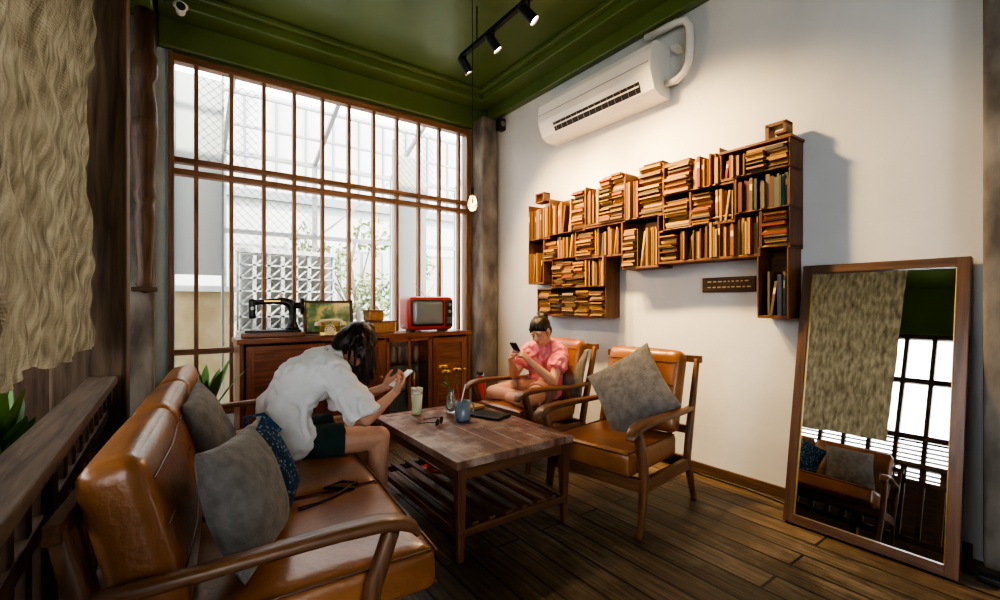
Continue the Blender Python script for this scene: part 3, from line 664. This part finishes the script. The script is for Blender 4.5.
b=B(); b.rbox((0,0,0),(.09,.09,.14),blackp,.015); b.cyl((0,-.046,0),(0,-.05,0),.032,.032,steel); b.done('wall_speaker',(3.135,4.33,3.36))
# ------------------------------------------------------------------ table things
ZT=.501
drink=mat('milky_drink',(.66,.72,.50),.35); redstraw=mat('red_straw',(.6,.03,.03),.4)
tumbl=mat('tumbler_glass',(.85,.92,.9),.05,trans=.8)
b=B(); b.lathe([(0,0),(.031,0),(.039,.135),(.0,.137)],(0,0,0),drink); b.lathe([(.039,.136),(.041,.180),(.0395,.180),(.0375,.136)],(0,0,0),tumbl); b.tube([(.01,0,.13),(-.025,.005,.235)],.004,redstraw,8)
b.sph((0,0,.138),(.034,.034,.012),white_p); b.done('drink_glass',(1.345,2.83,ZT))
blueg=mat('blue_grey_glaze',(.16,.22,.28),.25,coat=.5)
b=B(); b.lathe([(0,0),(.046,0),(.050,.02),(.050,.125),(.047,.125),(.046,.11),(0,.11)],(0,0,0),blueg); b.tube([(.048,0,.105),(.078,.0,.10),(.086,0,.065),(.073,0,.03),(.048,0,.03)],.006,blueg); b.tube([(-.01,.01,.10),(.015,-.01,.23)],.004,white_p,8); b.tube([(-.02,.01,.10),(-.03,.02,.22)],.004,redstraw,8); b.done('mug',(1.52,2.52,ZT))
yel=mat('yellow_petal',(.85,.50,.02),.6); stem=mat('stem_green',(.08,.2,.04),.6)
b=B(); b.lathe([(0,0),(.034,0),(.036,.03),(.03,.10),(.02,.13),(.024,.15),(.022,.15),(.018,.13),(.028,.1),(.033,.03),(0,.006)],(0,0,0),tumbl)
for (dx,dy,hh) in((-.05,.02,.31),(.03,-.03,.29),(-.01,.05,.27)):
    b.tube([(0,0,.01),(dx*.4,dy*.4,.16),(dx,dy,hh)],.003,stem,6)
    b.sph((dx,dy,hh),.011,teak[0],nu=8,nv=6)
    for k in range(14):
        an=k*math.pi/7; blade(b,(dx,dy,hh),(math.cos(an),math.sin(an),.35+.4*(k%2)),.042,.020,.3,yel,4)
    blade(b,(dx*.6,dy*.6,.18),(dx,dy,.03),.06,.02,.2,stem,5)
b.done('flower_vase',(1.57,2.76,ZT))
b=B()
for sx in(-1,1):
    pts=[(sx*.032+math.cos(i*math.pi/8)*.025,0,.022+math.sin(i*math.pi/8)*.02) for i in range(17)]; b.tube(pts,.0025,blackp,6); b.cyl((sx*.032,.001,.022),(sx*.032,-.001,.022),.022,.022,blackp,16)
    b.tube([(sx*.057,0,.03),(sx*.06,.06,.025),(sx*.055,.13,.01)],.0025,blackp,6)
b.tube([(-.01,0,.026),(.01,0,.026)],.0025,blackp,6); b.done('glasses',(1.34,2.50,ZT+.001),(0,0,.7))
b=B(); b.rbox((0,0,.008),(.16,.24,.016),blackp,.006); b.box((0,0,.0165),(.13,.2,.001),black); b.done('tablet',(1.72,2.50,ZT),(0,0,.35))
b=B(); b.box((0,0,.003),(.15,.21,.004),covers[1]); b.box((0,0,.012),(.145,.205,.014),pages[3]); b.box((0,0,.021),(.15,.21,.004),covers[3]); b.done('book',(1.73,2.80,ZT),(0,0,.15))
b=B()
for k in(0,1):
    o=V((k*.13,k*.03,0)); b.rbox(o+V((0,0,.012)),(.085,.24,.02),redp,.009); b.tube([o+V((-.04,-.03,.02)),o+V((-.02,-.04,.055)),o+V((.02,-.04,.055)),o+V((.04,-.03,.02))],.012,redp); b.tube([o+V((-.04,-.0,.02)),o+V((-.02,-.0,.06)),o+V((.02,-.0,.06)),o+V((.04,-.0,.02))],.012,redp)
b.done('red_slippers',(1.58,3.08,.001),(0,0,.5))
# ------------------------------------------------------------------ people
skin=mat('skin',(.56,.31,.205),.5,0,(.61,.35,.235),12,bump=.03,bscale=80); skin.node_tree.nodes['Principled BSDF'].inputs['Subsurface Weight'].default_value=.08
def hair_mat():
    m,nt,p=_new('dark_hair'); tc=nt.nodes.new('ShaderNodeTexCoord'); mp=nt.nodes.new('ShaderNodeMapping'); mp.inputs['Scale'].default_value=(90,90,8)
    nt.links.new(tc.outputs['Object'],mp.inputs[0]); n=nt.nodes.new('ShaderNodeTexNoise'); n.inputs['Scale'].default_value=1.6; nt.links.new(mp.outputs[0],n.inputs['Vector'])
    r=nt.nodes.new('ShaderNodeValToRGB'); r.color_ramp.elements[0].color=(.006,.004,.003,1); r.color_ramp.elements[1].color=(.035,.02,.014,1)
    nt.links.new(n.outputs[0],r.inputs[0]); nt.links.new(r.outputs[0],p.inputs['Base Color']); p.inputs['Roughness'].default_value=.4
    bp=nt.nodes.new('ShaderNodeBump'); bp.inputs['Strength'].default_value=.7; bp.inputs['Distance'].default_value=.006; nt.links.new(n.outputs[0],bp.inputs['Height']); nt.links.new(bp.outputs[0],p.inputs['Normal'])
    return m
hairm=hair_mat()
eyew=mat('eye_white',(.62,.55,.50),.3); eyed=mat('eye_dark',(.01,.007,.005),.15); lip=mat('lip',(.45,.14,.11),.4)
def basis(f,u):
    f=V(f).normalized(); u=(V(u)-f*V(u).dot(f)).normalized(); s=u.cross(f); return f,u,s
def headskin(b,H,f,u,s):
    R=Matrix((s,f,u)).transposed(); S=skin
    P=lambda a,bb,c: H+s*a+f*bb+u*c
    b.sph(P(0,-.012,.028),(.073,.093,.082),S,R,20,14)
    b.sph(P(0,.022,-.03),(.056,.064,.072),S,R,20,14)
    b.sph(P(0,.055,-.082),(.026,.024,.022),S,R); 
    for k in(-1,1):
        b.sph(P(k*.034,.058,-.025),(.024,.022,.024),S,R); b.sph(P(k*.074,-.008,-.005),(.010,.020,.032),S,R)
        b.sph(P(k*.028,.072,.022),(.022,.014,.010),S,R)
        b.cap(P(k*.045,.0,-.06),P(k*.015,.055,-.088),.02,.018,S,10)
    b.cap(P(0,.084,.012),P(0,.102,-.022),.008,.011,S,10)
    for k in(-1,1): b.sph(P(k*.010,.095,-.025),.008,S)
    b.sph(P(0,.077,-.052),(.022,.014,.012),S,R)
def face(par,H,f,u,s):
    R=Matrix((s,f,u)).transposed(); P=lambda a,bb,c: H+s*a+f*bb+u*c
    b=B()
    for k in(-1,1):
        b.sph(P(k*.029,.071,.002),(.013,.012,.005),eyew,R); b.sph(P(k*.029,.0785,.0005),(.006,.005,.0045),eyed,R); b.sph(P(k*.029,.0705,.0065),(.015,.0125,.0055),skin,R)
        b.cap(P(k*.015,.085,.025),P(k*.042,.077,.026),.003,.002,hairm,8); b.cap(P(k*.016,.0835,.004),P(k*.041,.077,.002),.0016,.0014,hairm,8)
    b.sph(P(0,.088,-.050),(.018,.005,.0035),lip,R); b.sph(P(0,.087,-.057),(.015,.005,.0045),lip,R)
    b.done('face_features',parent=par)
def hand(b,wr,d,n,ts,curl,spread=.10,S=1.0,m=None):
    m=m or skin; d=V(d).normalized(); n=(V(n)-d*V(n).dot(d)).normalized(); t=d.cross(n)*ts; wr=V(wr)
    offs=[.029,.010,-.010,-.028]; lens=[.040,.045,.041,.032]; kn=[.082,.086,.082,.074]
    b.cap(wr,wr+d*.035,.023,.024,m)
    tips=[]
    for i in range(4):
        k=wr+d*kn[i]*S+t*offs[i]*S; b.cap(wr+d*.02+t*offs[i]*.55,k,.0165,.0115,m,10)
        p=k; th_=0; L=lens[i]*S; r=.0092
        dd=(d+t*spread*(offs[i]/.03)).normalized()
        for j,(fl,cu) in enumerate(((1,curl[0]),(.62,curl[1]),(.5,curl[2]))):
            th_+=cu*(1+.06*i); q=p+(dd*math.cos(th_)+n*math.sin(th_))*L*fl; b.cap(p,q,r,r-.0011,m,10); p=q; r-=.0011
        tips.append(p)
    r0=wr+d*.022*S+t*.020; r1=wr+d*.048*S+t*.046*S+n*.016; r2=r1+(d*.75+n*.55+t*.12).normalized()*.034*S; r3=r2+(d*.75+n*.65-t*.25).normalized()*.026*S
    b.cap(r0,r1,.0165,.0125,m,10); b.cap(r1,r2,.0115,.0098,m,10); b.cap(r2,r3,.0098,.008,m,10)
    return tips
def figure(name,J,shirt_m,shorts_m,hands,sleeve=.8,shorts=.5,loose=.02,hem=None,bare=True):
    par=empty(name,(0,0,0)); b=B(); J={k:(V(v) if hasattr(v,'__len__') else v) for k,v in J.items()}
    f,u,s=basis(J['f'],J['u']); H=J['head']
    headskin(b,H,f,u,s); b.cap(J['neck'],H-u*.055-f*.025,.056,.050,skin)
    sd=(J['shL']-J['shR']).normalized(); hd=(J['hipL']-J['hipR']).normalized()
    def torso(b,m,e,pel=True):
        lv=[(J['pelvis'],hd,.075,.10),(J['waist'],(hd+sd).normalized(),.055,.088),(J['chest'],sd,.075,.095),((J['chest']+J['neck'])/2,sd,.085,.072)]
        for k in range(3):
            for q in(-1,-.35,.35,1):
                A,Bp=lv[k],lv[k+1]; b.cap(A[0]+A[1]*A[2]*q,Bp[0]+Bp[1]*Bp[2]*q,A[3]+e,Bp[3]+e,m)
        cf=J['cf']
        for q in(-1,1): b.sph(J['chest']+sd*.065*q+cf*.055,(.062+e*.6,)*3,m)
        b.cap(J['shL']-sd*.02,J['neck']-u*0,.048+e*.6,.05+e*.3,m); b.cap(J['shR']+sd*.02,J['neck'],.048+e*.6,.05+e*.3,m)
        b.cap(J['shL'],J['shR'],.05+e*.6,.05+e*.6,m)
    torso(b,skin,0)
    for sfx in'LR':
        sh,el,wr=J['sh'+sfx],J['el'+sfx],J['wr'+sfx]
        b.cap(sh,el,.048,.038,skin); md=el.lerp(wr,.3); b.cap(el,md,.038,.038,skin); b.cap(md,wr,.038,.024,skin)
        hp,kn,an,to=J['hip'+sfx],J['kn'+sfx],J['an'+sfx],J['to'+sfx]
        b.cap(hp,hp.lerp(kn,.5),.092,.080,skin); b.cap(hp.lerp(kn,.5),kn,.080,.058,skin)
        cm=kn.lerp(an,.35); back=J.get('calf'+sfx,V((0,0,0))); b.cap(kn,cm+back*.012,.056,.056,skin); b.cap(cm+back*.012,an,.056,.034,skin)
        hl=an+(an-to).normalized()*.03+ (an-kn).normalized()*.03; b.cap(an,hl,.034,.030,skin); b.cap(hl,an.lerp(to,.6)+(an-kn).normalized()*.02,.030,.032,skin); b.cap(an,an.lerp(to,.7)+(an-kn).normalized()*.02,.032,.028,skin); 
        b.cap(an.lerp(to,.6)+(an-kn).normalized()*.02,to+(an-kn).normalized()*.022,.034,.022,skin)
    for h in hands: hand(b,*h)
    bake(b,'body',.0045,skin,par,4,fac=.4)
    face(par,H,f,u,s)
    b=B(); torso(b,shirt_m,loose)
    for sfx in'LR':
        sh,el=J['sh'+sfx],J['el'+sfx]; e=sh.lerp(el,sleeve); b.sph(sh,.058+loose*.7,shirt_m); b.cyl(sh,e,.058+loose*.7,.062+loose*1.2,shirt_m,18)
    if hem: 
        for (p0,p1,r0,r1) in hem: b.cap(p0,p1,r0,r1,shirt_m)
    bake(b,'t_shirt',.007,shirt_m,par,8,disp=.045,dscale=.08,disp2=.012)
    b=B()
    for q in(-1,0,1): b.cap(J['pelvis']+hd*.07*q,J['pelvis'].lerp(J['waist'],.45)+hd*.06*q,.108,.1,shorts_m)
    for sfx in'LR':
        hp,kn=J['hip'+sfx],J['kn'+sfx]; e=hp.lerp(kn,shorts); b.cap(J['pelvis'],hp,.10,.102,shorts_m); b.cyl(hp,e,.102,.098,shorts_m,20)
    bake(b,'shorts',.007,shorts_m,par,6,disp=.02,dscale=.07)
    return par,H,f,u,s
white_f=mat('white_cotton',(.72,.73,.74),.9,0,(.78,.79,.80),6,bump=.3,bscale=14)
dgreen=mat('dark_green_cloth',(.010,.034,.030),.85)
pink=mat('pink_cotton',(.66,.19,.21),.9,0,(.74,.25,.27),6,bump=.25,bscale=14)
pinks=mat('beige_shorts_cloth',(.30,.16,.13),.85)
J=dict(pelvis=(.49,2.62,.535),waist=(.47,2.62,.70),chest=(.585,2.61,.85),neck=(.735,2.60,.965),head=(.860,2.58,1.015),f=(.72,-.12,-.68),u=(.66,0,.75),cf=(.72,-.05,-.6),
 shL=(.68,2.765,.90),shR=(.69,2.445,.895),elR=(.83,2.36,.64),wrR=(1.00,2.41,.745),elL=(.86,2.77,.65),wrL=(1.01,2.58,.755),
 hipR=(.50,2.53,.515),hipL=(.50,2.71,.515),knR=(.93,2.43,.515),knL=(.94,2.76,.515),anR=(.93,2.42,.085),anL=(.96,2.80,.085),toR=(1.09,2.40,.045),toL=(1.12,2.84,.045),calfR=(-1,0,0),calfL=(-1,0,0))
hands=[(J['wrR'],(.75,.35,.45),(-.35,.55,.60),1,(.5,.6,.5)),(J['wrL'],(.75,-.35,.42),(-.35,-.55,.60),-1,(.5,.6,.5))]
hem=[(V((.42,2.50,.53)),V((.42,2.74,.53)),.115,.115),(V((.50,2.47,.56)),V((.46,2.5,.70)),.10,.10)]
par,H,f,u,s=figure('woman_in_white_shirt',J,white_f,dgreen,hands,sleeve=.93,shorts=.58,loose=.026,hem=hem)
P=lambda a,bb,c: H+s*a+f*bb+u*c
R=Matrix((s,f,u)).transposed()
b=B(); b.sph(P(0,-.020,.045),(.086,.100,.086),hairm,R,24,16); b.sph(P(0,-.07,-.02),(.078,.065,.10),hairm,R)
random.seed(3)
for i in range(230):
    a=random.uniform(-2.9,2.9)
    if abs(a)<.5: a=math.copysign(random.uniform(.5,1.5),a)
    st=P(math.sin(a)*.083,math.cos(a)*.08-.02,random.uniform(.0,.06)); top=P(math.sin(a)*.03,-.02+.02*math.cos(a),.125)
    L=random.uniform(.13,.25) if abs(a)<1.9 else random.uniform(.07,.15)
    out=(s*math.sin(a)*.028)
    e=st+out+V((0,0,-L))+V((random.uniform(-.03,.03),random.uniform(-.03,.02),0)); mid=st.lerp(e,.5)+out*.8+V((random.uniform(-.01,.01),0,.01))
    r=random.uniform(.005,.010)
    b.cap(top,st,.012,r,hairm,8); b.cap(st,mid,r,r*.9,hairm,8); b.cap(mid,e,r*.9,.003,hairm,8)
bake(b,'hair',.0042,hairm,par,2)
b=B(); pc=V((1.085,2.495,.815)); b.rbox(pc,(.075,.15,.009),white_p,.004,(0,0,0),fr((-.55,0,.83),(1,0,.6)))
b.done('phone',parent=par)
J=dict(pelvis=(2.58,2.93,.55),waist=(2.60,2.92,.68),chest=(2.58,2.90,.80),neck=(2.54,2.875,.905),head=(2.465,2.845,1.02),f=(-.86,-.30,-.42),u=(-.4,0,.9),cf=(-1,-.15,-.1),
 shL=(2.585,2.735,.855),shR=(2.515,3.03,.855),elL=(2.43,2.655,.64),wrL=(2.265,2.74,.80),elR=(2.36,3.07,.65),wrR=(2.22,2.92,.78),
 hipL=(2.54,2.85,.535),hipR=(2.54,3.02,.535),knL=(2.18,2.69,.515),knR=(2.16,3.10,.515),anL=(2.22,2.98,.49),anR=(2.32,2.84,.50),toL=(2.18,3.12,.475),toR=(2.30,2.72,.475))
hands=[(J['wrL'],(-.55,.35,.75),(-.45,.75,-.1),-1,(.7,.7,.5)),(J['wrR'],(-.50,-.45,.72),(.2,-.8,.2),1,(.6,.7,.5))]
par,H,f,u,s=figure('woman_in_pink_shirt',J,pink,pinks,hands,sleeve=.62,shorts=.5,loose=.016)
P=lambda a,bb,c: H+s*a+f*bb+u*c
R=Matrix((s,f,u)).transposed()
b=B(); b.sph(P(0,-.020,.046),(.083,.098,.084),hairm,R,24,16); b.sph(P(0,-.105,.085),(.042,.045,.042),hairm,R); b.sph(P(0,-.06,-.01),(.068,.055,.07),hairm,R)
for i in range(70):
    a=random.uniform(-2.6,2.6)
    if abs(a)<.2: continue
    top=P(math.sin(a)*.02,-.02+.02*math.cos(a),.125); st=P(math.sin(a)*.081,math.cos(a)*.072-.02,random.uniform(.045,.065)); 
    b.cap(top,st,.010,.006,hairm,8); b.cap(st,P(math.sin(a)*.02,-.10,.06),.006,.008,hairm,8)
for k in(-1,1): b.cap(P(k*.074,.035,.05),P(k*.076,.03,-.04),.006,.002,hairm,8)
bake(b,'hair',.0042,hairm,par,2)
b=B(); b.rbox((2.205,2.83,.885),(.075,.15,.010),blackp,.004,(0,0,0),fr((.8,.05,.55),(-.5,0,.8)))
b.done('phone',parent=par)
# ------------------------------------------------------------------ light
w=bpy.data.worlds.new('World'); bpy.context.scene.world=w; w.use_nodes=True
bg=w.node_tree.nodes['Background']; bg.inputs[0].default_value=(.93,.96,1,1); bg.inputs[1].default_value=3.9
sl=bpy.data.lights.new('sun','SUN'); sl.energy=6; sl.angle=.03; sl.color=(1,.93,.8)
so=bpy.data.objects.new('sun',sl); bpy.context.scene.collection.objects.link(so); so.rotation_euler=aim((.25,.75,-1.15))
# ------------------------------------------------------------------ camera
cd=bpy.data.cameras.new('camera'); cd.lens=16.34; cd.sensor_width=36; cd.shift_y=.004; cd.clip_start=.02
co=bpy.data.objects.new('camera',cd); bpy.context.scene.collection.objects.link(co); co.location=(0,0,1.25); co.rotation_euler=(math.radians(90),0,math.radians(-35.8))
bpy.context.scene.camera=co
vs_=bpy.context.scene.view_settings
try:
    vs_.view_transform='AgX'; vs_.look='AgX - High Contrast'; vs_.exposure=1.0
except Exception as e: print(e)
